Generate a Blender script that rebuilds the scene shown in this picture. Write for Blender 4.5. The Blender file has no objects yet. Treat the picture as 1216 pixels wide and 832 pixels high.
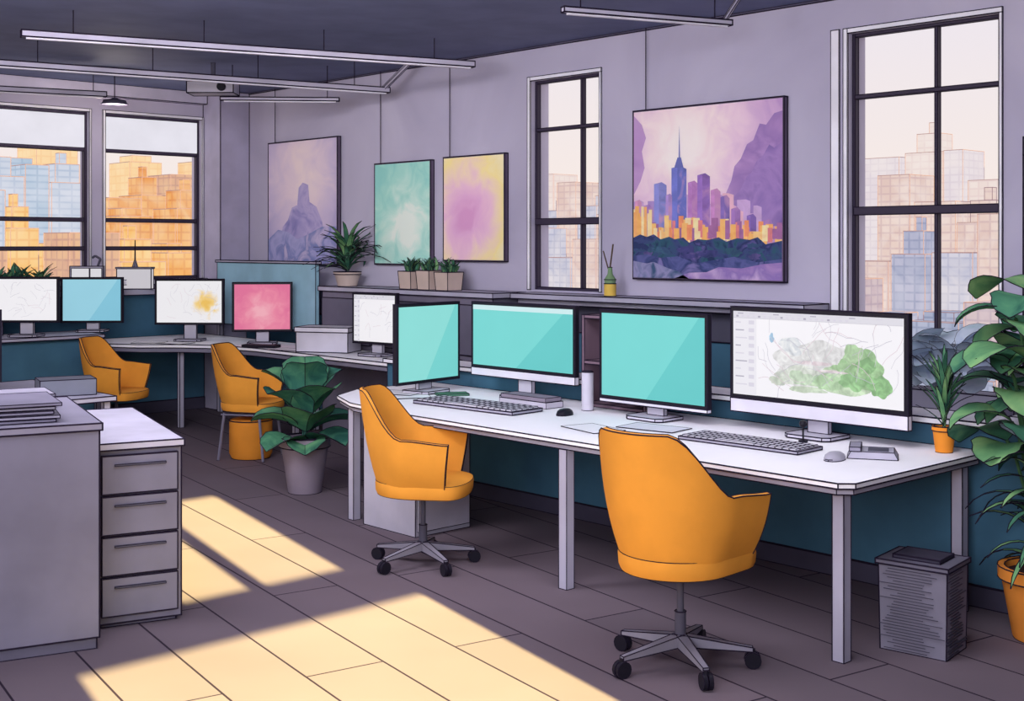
import bpy, math, random, bmesh
from mathutils import Vector, Matrix
random.seed(3)
R = math.radians
scene = bpy.context.scene
try:
    scene.view_settings.view_transform = 'Standard'
except Exception as e:
    print(e)

# ---------------------------------------------------------------- materials
def lin(c):
    o = []
    for x in c:
        x = x / 255.0
        o.append(x / 12.92 if x <= 0.04045 else ((x + 0.055) / 1.055) ** 2.4)
    return tuple(o)

_m = {}
def mat(c, rough=0.75, emit=0.0, var=0.10, scale=3.0, metal=0.0):
    key = ('p', c, rough, emit, var, scale, metal)
    if key in _m: return _m[key]
    m = bpy.data.materials.new("paint_%d_%d_%d" % c); m.use_nodes = True
    nt = m.node_tree; b = nt.nodes["Principled BSDF"]
    l = lin(c)
    b.inputs["Roughness"].default_value = rough
    b.inputs["Metallic"].default_value = metal
    b.inputs["Specular IOR Level"].default_value = 0.15
    if emit > 0:
        b.inputs["Base Color"].default_value = (l[0]*.1, l[1]*.1, l[2]*.1, 1)
        b.inputs["Emission Color"].default_value = (*l, 1)
        b.inputs["Emission Strength"].default_value = emit
        tgt = "Emission Color"
    else:
        b.inputs["Base Color"].default_value = (*l, 1); tgt = "Base Color"
    if var > 0:
        tc = nt.nodes.new("ShaderNodeTexCoord"); n = nt.nodes.new("ShaderNodeTexNoise")
        n.inputs["Scale"].default_value = scale; n.inputs["Detail"].default_value = 4
        cr = nt.nodes.new("ShaderNodeValToRGB")
        cr.color_ramp.elements[0].position = .35; cr.color_ramp.elements[1].position = .65
        cr.color_ramp.elements[0].color = tuple(x*(1-var) for x in l) + (1,)
        cr.color_ramp.elements[1].color = tuple(min(1, x*(1+var)) for x in l) + (1,)
        nt.links.new(tc.outputs["Object"], n.inputs["Vector"])
        nt.links.new(n.outputs["Fac"], cr.inputs["Fac"]); nt.links.new(cr.outputs["Color"], b.inputs[tgt])
    _m[key] = m
    return m

def wash(cols, scale=2.5, emit=0.0, name="watercolour", distort=1.0, radial=None, detail=5, amt=.5):
    """noise driven watercolour; radial=(cx,cz,rx,rz) makes the ramp run outward from a centre"""
    key = ('w', tuple(cols), scale, emit, radial, detail, amt, distort)
    if key in _m: return _m[key]
    m = bpy.data.materials.new(name); m.use_nodes = True
    nt = m.node_tree; b = nt.nodes["Principled BSDF"]; b.inputs["Roughness"].default_value = .8
    b.inputs["Specular IOR Level"].default_value = 0.12
    tc = nt.nodes.new("ShaderNodeTexCoord"); n = nt.nodes.new("ShaderNodeTexNoise")
    n.inputs["Scale"].default_value = scale; n.inputs["Detail"].default_value = detail
    n.inputs["Distortion"].default_value = distort
    cr = nt.nodes.new("ShaderNodeValToRGB")
    el = cr.color_ramp.elements
    while len(el) < len(cols): el.new(.5)
    for i, c in enumerate(cols):
        t = i / max(1, len(cols)-1)
        el[i].position = (.08+.84*t) if radial else (.3 + .4*t); el[i].color = (*lin(c), 1)
    nt.links.new(tc.outputs["Object"], n.inputs["Vector"])
    if radial:
        cx, cz, rx, rz = radial
        mp = nt.nodes.new("ShaderNodeMapping"); mp.vector_type = 'POINT'
        mp.inputs["Location"].default_value = (-cx/rx, 0, -cz/rz); mp.inputs["Scale"].default_value = (1/rx, 0, 1/rz)
        ln = nt.nodes.new("ShaderNodeVectorMath"); ln.operation = 'LENGTH'
        a = nt.nodes.new("ShaderNodeMath"); a.operation = 'MULTIPLY_ADD'; a.inputs[1].default_value = amt*2
        s2 = nt.nodes.new("ShaderNodeMath"); s2.operation = 'SUBTRACT'; s2.inputs[1].default_value = amt
        nt.links.new(tc.outputs["Object"], mp.inputs["Vector"]); nt.links.new(mp.outputs["Vector"], ln.inputs[0])
        nt.links.new(n.outputs["Fac"], a.inputs[0]); nt.links.new(ln.outputs["Value"], a.inputs[2])
        nt.links.new(a.outputs[0], s2.inputs[0]); nt.links.new(s2.outputs[0], cr.inputs["Fac"])
    else:
        nt.links.new(n.outputs["Fac"], cr.inputs["Fac"])
    if emit:
        b.inputs["Base Color"].default_value = (.03, .03, .03, 1)
        nt.links.new(cr.outputs["Color"], b.inputs["Emission Color"]); b.inputs["Emission Strength"].default_value = emit
    else:
        nt.links.new(cr.outputs["Color"], b.inputs["Base Color"])
    _m[key] = m
    return m

def facade(c1, c2, cm, sx=.34, sy=.26, haze=(246, 236, 232), wf=.2):
    key = ('f', c1, c2, cm, sx, sy, haze)
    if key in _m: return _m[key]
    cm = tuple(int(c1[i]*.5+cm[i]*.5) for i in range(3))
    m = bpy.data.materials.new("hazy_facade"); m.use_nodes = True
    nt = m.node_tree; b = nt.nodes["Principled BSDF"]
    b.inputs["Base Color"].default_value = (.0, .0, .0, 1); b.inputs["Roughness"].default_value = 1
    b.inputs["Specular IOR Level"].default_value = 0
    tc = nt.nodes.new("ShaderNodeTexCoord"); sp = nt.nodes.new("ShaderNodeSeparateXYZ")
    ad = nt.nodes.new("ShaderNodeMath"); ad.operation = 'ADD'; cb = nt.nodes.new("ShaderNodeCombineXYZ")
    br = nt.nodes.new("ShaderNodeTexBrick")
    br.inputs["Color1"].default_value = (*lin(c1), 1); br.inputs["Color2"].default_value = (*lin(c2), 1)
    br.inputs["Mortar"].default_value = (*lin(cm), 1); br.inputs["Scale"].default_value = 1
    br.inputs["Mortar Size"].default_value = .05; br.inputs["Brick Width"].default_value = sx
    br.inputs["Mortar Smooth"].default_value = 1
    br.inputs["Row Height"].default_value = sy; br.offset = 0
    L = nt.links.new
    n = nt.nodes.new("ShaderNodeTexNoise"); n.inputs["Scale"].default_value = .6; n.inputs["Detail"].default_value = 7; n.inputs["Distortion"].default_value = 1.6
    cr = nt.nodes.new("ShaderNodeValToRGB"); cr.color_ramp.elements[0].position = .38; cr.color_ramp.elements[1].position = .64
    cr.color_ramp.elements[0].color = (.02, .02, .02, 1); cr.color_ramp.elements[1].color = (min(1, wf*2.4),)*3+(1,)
    mx = nt.nodes.new("ShaderNodeMix"); mx.data_type = 'RGBA'; mx.inputs["B"].default_value = (*lin(haze), 1)
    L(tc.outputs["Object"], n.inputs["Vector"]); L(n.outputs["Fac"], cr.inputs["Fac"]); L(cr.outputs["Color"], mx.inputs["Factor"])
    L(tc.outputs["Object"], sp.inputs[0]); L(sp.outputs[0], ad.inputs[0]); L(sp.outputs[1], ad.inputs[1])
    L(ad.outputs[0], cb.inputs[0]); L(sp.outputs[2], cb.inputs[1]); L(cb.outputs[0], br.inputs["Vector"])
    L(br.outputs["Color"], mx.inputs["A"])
    L(mx.outputs["Result"], b.inputs["Emission Color"]); b.inputs["Emission Strength"].default_value = 1  # haze and daylight are put into the facade's emission colour
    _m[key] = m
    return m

INK = mat((34, 26, 44), .9, var=0); INK_SOFT = mat((150, 118, 126), .9, emit=1, var=0)
LAV = mat((180, 174, 198)); WHITE = mat((250, 247, 253), var=.02); GREY = mat((128, 124, 142))
LGREY = mat((174, 170, 188)); DGREY = mat((80, 78, 94)); BLACK = mat((30, 28, 38), .4, var=.05)
TEAL = mat((68, 108, 132)); ORANGE = mat((226, 152, 58), .85, var=.06, scale=5)
STEEL = mat((120, 116, 134), .5)
G1 = wash([(46, 94, 78), (74, 128, 98), (104, 156, 112)], 6); G2 = wash([(80, 132, 96), (116, 166, 112), (150, 190, 128)], 6)
G3 = wash([(36, 78, 74), (56, 110, 94), (82, 138, 108)], 7); GB = wash([(182, 194, 218), (208, 218, 232), (184, 208, 216)], 7)
SOIL = mat((66, 50, 48))

# ---------------------------------------------------------------- mesh builder
class MB:
    def __init__(s, m=None):
        s.v = []; s.f = []; s.fm = []; s.fk = []; s.mats = []; s.c = 0; s.ink = True; s.xmax = None
        if m: s.use(m)
    def use(s, m, ink=None):
        if m not in s.mats: s.mats.append(m)
        s.c = s.mats.index(m)
        if ink is not None: s.ink = ink
        return s
    def add(s, vs, fs):
        o = len(s.v); s.v += [tuple(v) for v in vs]
        for f in fs:
            s.f.append([o+i for i in f]); s.fm.append(s.c); s.fk.append(s.ink)
        return s
    def box(s, x0, x1, y0, y1, z0, z1, M=None, taper=1.0):
        cx, cy = (x0+x1)/2, (y0+y1)/2
        vs = [Vector((x, y, z0)) for x, y in ((x0, y0), (x1, y0), (x1, y1), (x0, y1))]
        vs += [Vector((cx+(x-cx)*taper, cy+(y-cy)*taper, z1)) for x, y in ((x0, y0), (x1, y0), (x1, y1), (x0, y1))]
        if M: vs = [M @ v for v in vs]
        return s.add(vs, [(3, 2, 1, 0), (4, 5, 6, 7), (0, 1, 5, 4), (1, 2, 6, 5), (2, 3, 7, 6), (3, 0, 4, 7)])
    def prism(s, poly, z0, z1):
        n = len(poly)
        vs = [(x, y, z0) for x, y in poly] + [(x, y, z1) for x, y in poly]
        return s.add(vs, [tuple(range(n))[::-1], tuple(range(n, 2*n))] + [(i, (i+1) % n, n+(i+1) % n, n+i) for i in range(n)])
    def cyl(s, p0, p1, r0, r1=None, n=14):
        if r1 is None: r1 = r0
        p0 = Vector(p0); p1 = Vector(p1); d = (p1-p0).normalized()
        a = Vector((0, 0, 1)) if abs(d.z) < .9 else Vector((1, 0, 0))
        u = d.cross(a).normalized(); w = d.cross(u)
        vs = [p0 + (u*math.cos(t)+w*math.sin(t))*r0 for t in [2*math.pi*i/n for i in range(n)]]
        vs += [p1 + (u*math.cos(t)+w*math.sin(t))*r1 for t in [2*math.pi*i/n for i in range(n)]]
        return s.add(vs, [tuple(range(n)), tuple(range(n, 2*n))[::-1]] + [(i, (i+1) % n, n+(i+1) % n, n+i) for i in range(n)])
    def lathe(s, prof, n=24, cx=0, cy=0):
        vs = []; fs = []
        for r, z in prof:
            for i in range(n):
                t = 2*math.pi*i/n; vs.append((cx+r*math.cos(t), cy+r*math.sin(t), z))
        for k in range(len(prof)-1):
            for i in range(n):
                j = (i+1) % n; fs.append((k*n+i, k*n+j, (k+1)*n+j, (k+1)*n+i))
        fs.append(tuple(range(n))[::-1]); m = (len(prof)-1)*n; fs.append(tuple(range(m, m+n)))
        return s.add(vs, fs)
    def tube(s, pts, r, n=6):
        for a, b in zip(pts[:-1], pts[1:]): s.cyl(a, b, r, r, n)
        return s
    def leaf(s, base, yaw, pitch, L, W, droop, fold=.3, kind='broad', n=7):
        p = Vector(base); side = Vector((-math.sin(yaw), math.cos(yaw), 0)); vs = []; fs = []
        if kind == 'round': n = 9
        for i in range(n+1):
            t = i/n; a = pitch - droop*t
            d = Vector((math.cos(a)*math.cos(yaw), math.cos(a)*math.sin(yaw), math.sin(a)))
            up = side.cross(d); up = -up if up.z < 0 and a < 1.5 else up
            if kind == 'broad': w = W*(math.sin(math.pi*(t**.75))**.7 if 0 < t < 1 else .03)
            elif kind == 'round': w = W*(math.sin(math.pi*(t**.95))**.5 if 0 < t < 1 else .05)
            else: w = W*(1-t)**.6*min(1, .35+2.5*t) + .001
            wob = 1+.06*math.sin(i*2.3) if kind == 'round' else 1
            vs += [p+side*w*wob+up*w*fold, Vector(p), p-side*w/wob+up*w*fold]
            p = p + d*(L/n)
        if s.xmax is not None:
            for v in vs:
                if v.x > s.xmax: v.x = s.xmax - (v.x-s.xmax)*.15
        for i in range(n):
            a = 3*i; fs += [(a, a+1, a+4, a+3), (a+1, a+2, a+5, a+4)]
        return s.add(vs, fs)
    def poly(s, pts, y, m):           # flat patch on a picture plane (x,z)
        s.use(m); k = s.ink; s.ink = False
        s.add([(x, y, z) for x, z in pts], [tuple(range(len(pts)))]); s.ink = k
        return s
    def build(s, name, parent=None, loc=(0, 0, 0), rot=0, ink=.0035, ang=.6, smooth=True, inkmat=None):
        bm = bmesh.new(); bv = [bm.verts.new(v) for v in s.v]
        faces = []
        for f, mi, k in zip(s.f, s.fm, s.fk):
            try: F = bm.faces.new([bv[i] for i in f])
            except ValueError: continue
            F.material_index = mi; F.smooth = smooth; faces.append((F, k))
        bmesh.ops.recalc_face_normals(bm, faces=[F for F, k in faces if k])
        bm.normal_update(); kd = {F: k for F, k in faces}
        if ink:
            segs = []
            for e in bm.edges:
                lf = e.link_faces
                if not lf or not any(kd.get(F) for F in lf): continue
                if len(lf) == 1 or (len(lf) == 2 and e.calc_face_angle(0) > ang):
                    segs.append((e.verts[0].co.copy(), e.verts[1].co.copy()))
            im = inkmat or INK
            s.mats.append(im) if im not in s.mats else None
            ki = s.mats.index(im)
            for a, b in segs:
                d = b-a
                if d.length < 1e-5: continue
                d.normalize(); q = Vector((0, 0, 1)) if abs(d.z) < .9 else Vector((1, 0, 0))
                u = d.cross(q).normalized()*ink; w = d.cross(u.normalized())*ink
                a2 = a-d*ink*.6; b2 = b+d*ink*.6
                V = [bm.verts.new(a2+o) for o in (u, w, -u, -w)] + [bm.verts.new(b2+o) for o in (u, w, -u, -w)]
                for q4 in ((0, 1, 5, 4), (1, 2, 6, 5), (2, 3, 7, 6), (3, 0, 4, 7), (3, 2, 1, 0), (4, 5, 6, 7)):
                    F = bm.faces.new([V[i] for i in q4]); F.material_index = ki
        me = bpy.data.meshes.new(name); bm.to_mesh(me); bm.free()
        for m in s.mats: me.materials.append(m)
        try: me.set_sharp_from_angle(angle=.6)
        except Exception: pass
        o = bpy.data.objects.new(name, me); scene.collection.objects.link(o)
        o.location = loc; o.rotation_euler = (0, 0, rot)
        if parent: o.parent = parent
        return o

def thing(name, label, cat, loc, rot=0, group=None, scale=1):
    o = bpy.data.objects.new(name, None); scene.collection.objects.link(o)
    o.empty_display_size = .1; o.scale = (scale,)*3
    o.location = loc; o.rotation_euler = (0, 0, rot); o["label"] = label; o["category"] = cat
    if group: o["group"] = group
    return o
def tag(o, label, cat, group=None):
    o["label"] = label; o["category"] = cat
    if group: o["group"] = group
    return o
def struct(o): o["kind"] = "structure"; return o

def blob(cx, cz, rx, rz, n=18, wob=.15, seed=0):
    rd = random.Random(seed); out = []; n = 48
    ph = [(k, rd.uniform(0, 6.28), rd.uniform(.4, 1)/(k**.6)) for k in (2, 3, 4, 5, 7, 9)]
    for i in range(n):
        t = 2*math.pi*i/n; k = 1+wob*.75*sum(a*math.sin(f*t+p) for f, p, a in ph)
        out.append((cx+rx*k*math.cos(t), cz+rz*k*math.sin(t)))
    return out
def rect(x0, x1, z0, z1): return [(x0, z0), (x1, z0), (x1, z1), (x0, z1)]

# ---------------------------------------------------------------- camera
HC = 1.7; YAW = R(-43.18)
cd = bpy.data.cameras.new("camera"); cam = bpy.data.objects.new("camera", cd); scene.collection.objects.link(cam)
cam.location = (0, 0, HC); cam.rotation_euler = (R(90), 0, YAW)
cd.sensor_width = 36; cd.lens = 36*1500/1216; cd.shift_y = -126/1216
scene.camera = cam

# ---------------------------------------------------------------- room shell
XW, YB, ZC, YR, XL = 7.0, 11.8, 3.27, -2.5, -7.0
def wall_grid(name, axis, pos, thick, a0, a1, z0, z1, holes, m):
    A = sorted(set([a0, a1]+[h[0] for h in holes]+[h[1] for h in holes]))
    Z = sorted(set([z0, z1]+[h[2] for h in holes]+[h[3] for h in holes]))
    b = MB(m)
    for i in range(len(A)-1):
        for j in range(len(Z)-1):
            ca, cz = (A[i]+A[i+1])/2, (Z[j]+Z[j+1])/2
            if any(h[0] < ca < h[1] and h[2] < cz < h[3] for h in holes): continue
            if axis == 'x': b.box(pos, pos+thick, A[i], A[i+1], Z[j], Z[j+1])
            else: b.box(A[i], A[i+1], pos, pos+thick, Z[j], Z[j+1])
    return struct(b.build(name, ink=0, smooth=False))

W2 = (3.37, 4.36, .74, 3.03); W1 = (6.49, 7.24, 1.34, 3.0)
WA = (3.4, 5.42, 1.35, 2.99); WB = (5.58, 6.64, 1.35, 2.99)
wallm = wash([(176, 170, 193), (186, 180, 202), (196, 190, 210)], .8)
wall_grid("wall_right", 'x', XW, .2, YR-.2, YB+.2, 0, ZC, [W2, W1], wallm)
wall_grid("wall_back", 'y', YB, .2, XL, XW+.2, 0, ZC, [WA, WB], wallm)
wall_grid("wall_rear_sun_cutouts", 'y', YR-.1, .1, XL, XW, 0, ZC, [(.45, 2.20, .8, 2.23), (1.10, 1.48, 2.40, 3.08), (1.56, 2.04, 2.40, 3.08)], wallm)  # unseen wall; its openings are cut to shape the floor sun patches
fm = bpy.data.materials.new("plank_floor"); fm.use_nodes = True
nt = fm.node_tree; b = nt.nodes["Principled BSDF"]; b.inputs["Roughness"].default_value = .8
b.inputs["Specular IOR Level"].default_value = .1
ge = nt.nodes.new("ShaderNodeNewGeometry"); mp = nt.nodes.new("ShaderNodeMapping"); mp.inputs["Rotation"].default_value = (0, 0, R(-80))
br = nt.nodes.new("ShaderNodeTexBrick"); br.inputs["Scale"].default_value = 1
br.inputs["Brick Width"].default_value = 2.3; br.inputs["Row Height"].default_value = .34
br.inputs["Mortar Size"].default_value = .005; br.inputs["Mortar Smooth"].default_value = .1
br.inputs["Color1"].default_value = (*lin((122, 108, 118)), 1); br.inputs["Color2"].default_value = (*lin((112, 100, 110)), 1)
br.inputs["Mortar"].default_value = (*lin((44, 34, 50)), 1)
no = nt.nodes.new("ShaderNodeTexNoise"); no.inputs["Scale"].default_value = 1.2
mx = nt.nodes.new("ShaderNodeMix"); mx.data_type = 'RGBA'; mx.blend_type = 'MULTIPLY'; mx.inputs["Factor"].default_value = .3
L = nt.links.new
L(ge.outputs["Position"], mp.inputs["Vector"]); L(mp.outputs["Vector"], br.inputs["Vector"]); L(ge.outputs["Position"], no.inputs["Vector"])
L(br.outputs["Color"], mx.inputs["A"]); L(no.outputs["Fac"], mx.inputs["B"]); L(mx.outputs["Result"], b.inputs["Base Color"])
struct(MB(fm).box(XL, XW+.2, YR-.2, YB+.2, -.1, 0).build("floor", ink=0, smooth=False))
struct(MB(mat((106, 112, 144))).box(XL, XW+.2, YR-.2, YB+.2, ZC, ZC+.2).build("ceiling", ink=0, smooth=False))
struct(MB(LAV).box(6.66, 6.999, 11.45, 11.799, 0, ZC-.001).build("trim_1", ink=.006))
struct(MB(mat((90, 86, 108))).box(6.985, 6.999, YR, 11.44, ZC-.015, ZC-.001).build("trim_2", ink=.003))
struct(MB(mat((196, 190, 210))).box(XL, 6.65, 11.7, 11.799, ZC-.12, ZC-.001).build("trim_3", ink=.004))
struct(MB(TEAL).box(6.96, 6.999, 4.5, 11.44, .12, 1.03).build("trim_4", ink=.004))
struct(MB(DGREY).box(6.94, 6.999, 4.5, 11.44, 1.031, 1.28).build("trim_5", ink=.004))
struct(MB(TEAL).box(6.96, 6.999, 1.0, 4.49, .12, .68).build("trim_6", ink=.004))
struct(MB(TEAL).box(2.0, 6.65, 11.76, 11.799, .12, 1.2).build("trim_7", ink=.004))
struct(MB(LGREY).box(2.0, 6.65, 11.6, 11.799, 1.201, 1.26).build("trim_8", ink=.004))
struct(MB(mat((70, 66, 84))).box(6.95, 6.999, 1.0, 11.44, 0, .119).build("baseboard_right", ink=.004))
struct(MB(mat((70, 66, 84))).box(2.0, 6.65, 11.75, 11.799, 0, .119).build("baseboard_back", ink=.004))

FR = mat((62, 54, 72), .5, var=0)
def window_x(name, w, vs, hs, thickh=(), strip=.0):
    y0, y1, z0, z1 = w; b = MB(FR); x0, x1 = XW+.05, XW+.09; t = .02
    b.box(x0, x1, y0, y0+t, z0, z1); b.box(x0, x1, y1-t, y1, z0, z1)
    b.box(x0, x1, y0+t, y1-t, z0, z0+t); b.box(x0, x1, y0+t, y1-t, z1-t, z1)
    for v in vs: b.box(x0, x1, v-.009, v+.009, z0+t, z1-t)
    for h in hs: b.box(x0-.005, x1, y0+t, y1-t, h-.012, h+.012)
    for h in thickh: b.box(x0-.02, x1+.01, y0+t, y1-t, h-.024, h+.024)
    b.use(mat((238, 236, 244)))
    b.box(XW-.012, XW-.001, y1, y1+.03, z0, z1+.03)
    b.box(XW-.012, XW-.001, y0-.02, y1, z1, z1+.03); b.box(XW-.012, XW-.001, y0-.02, y0, z0, z1)
    if strip: b.box(XW-.012, XW-.001, y1+.06, y1+.06+strip, z0, z1+.03)
    return struct(b.build(name, ink=.003))
window_x("window_1", W1, [6.73], [2.61], [1.88])
window_x("window_2", W2, [3.79], [2.63], [1.91], strip=.06)
def window_y(name, w, hs):
    x0, x1, z0, z1 = w; b = MB(FR); y0, y1 = YB+.05, YB+.10; t = .026
    b.box(x0, x0+t, y0, y1, z0, z1); b.box(x1-t, x1, y0, y1, z0, z1)
    b.box(x0+t, x1-t, y0, y1, z0, z0+t); b.box(x0+t, x1-t, y0, y1, z1-t, z1)
    for h in hs: b.box(x0+t, x1-t, y0, y1, h-.018, h+.018)
    b.use(mat((238, 236, 244)))
    b.box(x0-.025, x0, YB-.02, YB-.001, z0, z1+.03); b.box(x1, x1+.015, YB-.02, YB-.001, z0, z1+.03)
    b.box(x0, x1, YB-.02, YB-.001, z1, z1+.03); b.box(x0-.05, x1, YB-.12, YB-.001, z0-.05, z0)
    return struct(b.build(name, ink=.003))
window_y("window_3", WA, [2.63, 1.94, 1.66]); window_y("window_4", WB, [2.63, 1.94, 1.66])
for (x0, x1) in ((WA[0], WA[1]), (WB[0], WB[1])):
    o = MB(mat((232, 230, 240), emit=.9, var=.04)).box(x0+.035, x1-.035, YB+.03, YB+.045, 2.645, 2.96).build("roller_blind", ink=0)  # emission stands in for daylight through the blind
    tag(o, "pale translucent roller blind half lowered in a tall window", "window blind", "roller blinds in the tall windows")
struct(MB(WHITE).box(6.7, 6.999, 1.0, 4.45, .69, .735).build("trim_9", ink=.004))
struct(MB(LGREY).box(6.72, 6.999, 4.5, 7.18, 1.281, 1.32).box(6.8, 6.999, 4.52, 7.18, 1.24, 1.28).build("trim_10", ink=.004))
b = MB(GREY); b.box(6.93, 6.999, 3.08, 3.2, .74, 2.2); b.box(6.93, 6.999, 2.1, 3.2, 2.2, 2.3); b.use(DGREY); b.box(6.96, 6.999, 2.1, 3.08, .74, 2.2)
struct(b.build("door_1", ink=.005))

# ---------------------------------------------------------------- outside city
def building(x0, x1, y0, y1, zt, mt, step=0, zb=-14):
    cx, cy = (x0+x1)/2, (y0+y1)/2
    b = MB(mt).box(x0-cx, x1-cx, y0-cy, y1-cy, zb, zt)
    if step:
        wx, wy = (x1-x0)*.3, (y1-y0)*.3
        b.box(-wx, wx, -wy, wy, zt, zt+step)
        if step > .5: b.box(-wx*.3, wx*.3, -wy*.3, wy*.3, zt+step, zt+step*1.6)
    o = b.build("building", loc=(cx, cy, 0), ink=.011, smooth=False, inkmat=INK_SOFT)
    tag(o, "hazy city tower block with a grid of windows", "building", "city buildings beyond the windows"); return o
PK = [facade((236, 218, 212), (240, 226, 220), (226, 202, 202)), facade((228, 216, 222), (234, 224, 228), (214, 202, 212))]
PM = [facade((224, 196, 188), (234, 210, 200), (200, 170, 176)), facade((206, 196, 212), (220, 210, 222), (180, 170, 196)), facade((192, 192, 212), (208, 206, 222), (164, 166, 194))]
PD = [facade((168, 172, 198), (190, 188, 210), (134, 140, 172), haze=(216, 214, 228)), facade((200, 176, 184), (214, 194, 194), (164, 144, 164), haze=(230, 214, 218)), facade((150, 160, 188), (174, 180, 204), (116, 126, 160), haze=(204, 204, 222))]
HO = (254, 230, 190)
OK = [facade((250, 212, 160), (252, 220, 172), (246, 198, 146), haze=HO), facade((248, 202, 148), (250, 212, 160), (240, 184, 132), haze=HO)]
OM = [facade((244, 176, 102), (250, 194, 120), (228, 148, 88), haze=HO), facade((236, 158, 90), (244, 178, 106), (214, 128, 80), haze=HO), facade((216, 168, 146), (232, 184, 148), (184, 138, 134), haze=(246, 208, 164)), facade((248, 192, 116), (252, 208, 138), (236, 164, 94), haze=HO)]
BL = [facade((176, 196, 216), (198, 210, 228), (148, 170, 198), .4, .2, haze=(228, 230, 240)), facade((196, 206, 222), (210, 216, 230), (168, 182, 208), .4, .2, haze=(236, 234, 242))]
rd = random.Random(21)
def row_y(x, ya, yb, lo, hi, mats):
    y = ya
    while y < yb:
        w = rd.uniform(.7, 1.7); building(x, x+1.6, y, y+w, rd.uniform(lo, hi), rd.choice(mats), rd.choice((0, 0, .25, .7))); y += w+rd.uniform(.02, .25)
def row_x(y, xa, xb, lo, hi, mats):
    x = xa
    while x < xb:
        w = rd.uniform(.7, 1.7); building(x, x+w, y, y+1.6, rd.uniform(lo, hi), rd.choice(mats), rd.choice((0, 0, .25, .6))); x += w+rd.uniform(.02, .25)
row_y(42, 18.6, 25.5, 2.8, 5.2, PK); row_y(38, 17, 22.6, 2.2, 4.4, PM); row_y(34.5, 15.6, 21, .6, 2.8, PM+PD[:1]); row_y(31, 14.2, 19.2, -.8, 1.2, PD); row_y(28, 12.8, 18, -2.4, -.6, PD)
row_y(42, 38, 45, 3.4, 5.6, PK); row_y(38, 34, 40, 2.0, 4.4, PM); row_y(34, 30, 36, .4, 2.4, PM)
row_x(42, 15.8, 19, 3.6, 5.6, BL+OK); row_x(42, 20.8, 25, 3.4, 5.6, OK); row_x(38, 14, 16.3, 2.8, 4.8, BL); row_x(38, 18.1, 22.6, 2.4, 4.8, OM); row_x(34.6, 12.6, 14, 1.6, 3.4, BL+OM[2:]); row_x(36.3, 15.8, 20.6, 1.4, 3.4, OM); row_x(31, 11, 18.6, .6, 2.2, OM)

# ---------------------------------------------------------------- furniture: front desk
desk = thing("office_desk", "long pale laminate office desk with square grey metal legs", "desk", (4.42, 2.75, 0))
dp = [(0, .05), (.05, 0), (1.15, 0), (1.2, .05), (1.2, 4.05), (.55, 4.05), (.26, 3.86), (.10, 3.5), (.02, 2.9)]
MB(WHITE).prism(dp, .718, .74).build("worktop", desk)
MB(LGREY).prism([(x*.96+.02, y*.99+.02) for x, y in dp], .69, .717).build("apron", desk, ink=.0025)
def leg(par, x, y, h, t=.027, m=LGREY, ink=.003):
    return MB(m).box(x-t, x+t, y-t, y+t, 0, h).build("leg", par, ink=ink)
for x, y in ((.09, .09), (1.1, .1), (.05, 1.62), (.22, 3.62), (1.1, 3.95)): leg(desk, x, y, .69)

b = MB(TEAL); b.box(0, .08, 0, 6.0, .1, .84); b.use(WHITE).box(-.04, .26, -.02, 6.0, .84, .87); b.use(mat((70, 66, 84))).box(-.012, .092, 0, 6.0, 0, .1)
tag(b.build("partition", loc=(5.65, 1.35, 0), ink=.004), "low teal partition with pale cap behind the long desk", "partition")
def pedestal(loc, rot, w, d, h, n, label, top=WHITE, body=GREY, cat="drawer cabinet", name="drawer_cabinet"):
    t = thing(name, label, cat, loc, rot)
    MB(body).box(0, w, 0, d, .02, h-.03).box(.02, w-.02, .02, d-.02, 0, .02).build("body", t)
    MB(top).box(-.01, w+.01, -.02, d+.01, h-.03, h).build("cabinet_top", t)
    dh = (h-.10)/n if n else 0
    for i in range(n):
        z = .05+i*dh
        f = MB(body).box(.02, w-.02, -.018, -.001, z+.006, z+dh-.006).build("drawer", t, ink=.003)
        MB(DGREY).box(w*.2, w*.8, -.03, -.0185, z+dh*.72, z+dh*.76).build("handle", f, ink=.0012)
    return t
ub = thing("drawer_cabinet", "plain pale grey pedestal cabinet under the long desk", "drawer cabinet", (4.60, 5.72, 0))
MB(mat((176, 172, 188))).box(0, .42, 0, .5, .0, .66).build("body", ub)
MB(mat((184, 180, 196))).box(.015, .405, -.014, -.001, .03, .63).build("door", ub, ink=.002)

CR = R(-15.9)
u = Vector((math.cos(CR), math.sin(CR), 0)); vdir = Vector((-math.sin(CR), math.cos(CR), 0))
pd = Vector((2.83, 5.21, 0)) - u*.37
drw = pedestal(pd, CR, .37, 1.2, .82, 4, "grey four-drawer filing cabinet with a pale top", mat((182, 177, 194)), mat((118, 114, 132)), "filing cabinet", "filing_cabinet")
pb = Vector((2.37, 5.06, 0)) - u*.75
bc = thing("storage_cabinet", "plain grey storage cabinet with papers piled on top", "cabinet", pb, CR)
MB(mat((116, 112, 130))).box(0, .75, 0, 1.0, .05, .92).build("body", bc)
MB(mat((96, 92, 108))).box(.01, .74, .01, .99, 0, .05).build("plinth", bc)
MB(mat((132, 127, 145))).box(-.01, .76, -.015, 1.01, .921, .95).build("cabinet_top", bc)
for (dx, dy, w, d, z, n) in ((.1, .1, .50, .44, .95, 5), (.26, .60, .40, .3, .95, 4)):
    for i in range(n):
        jx, jy = random.uniform(-.02, .02), random.uniform(-.02, .02)
        o = MB(mat((150, 145, 162) if i % 2 else (124, 119, 138))).box(0, w, 0, d, 0, .012).build("document_folder", loc=pb+u*(dx+jx)+vdir*(dy+jy)+Vector((0, 0, z+.003+i*.0165)), rot=CR+random.uniform(-.05, .05), ink=.002)
        tag(o, "thin grey document folder in a pile on the cabinet", "folder", "folders piled on the storage cabinet")

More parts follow.
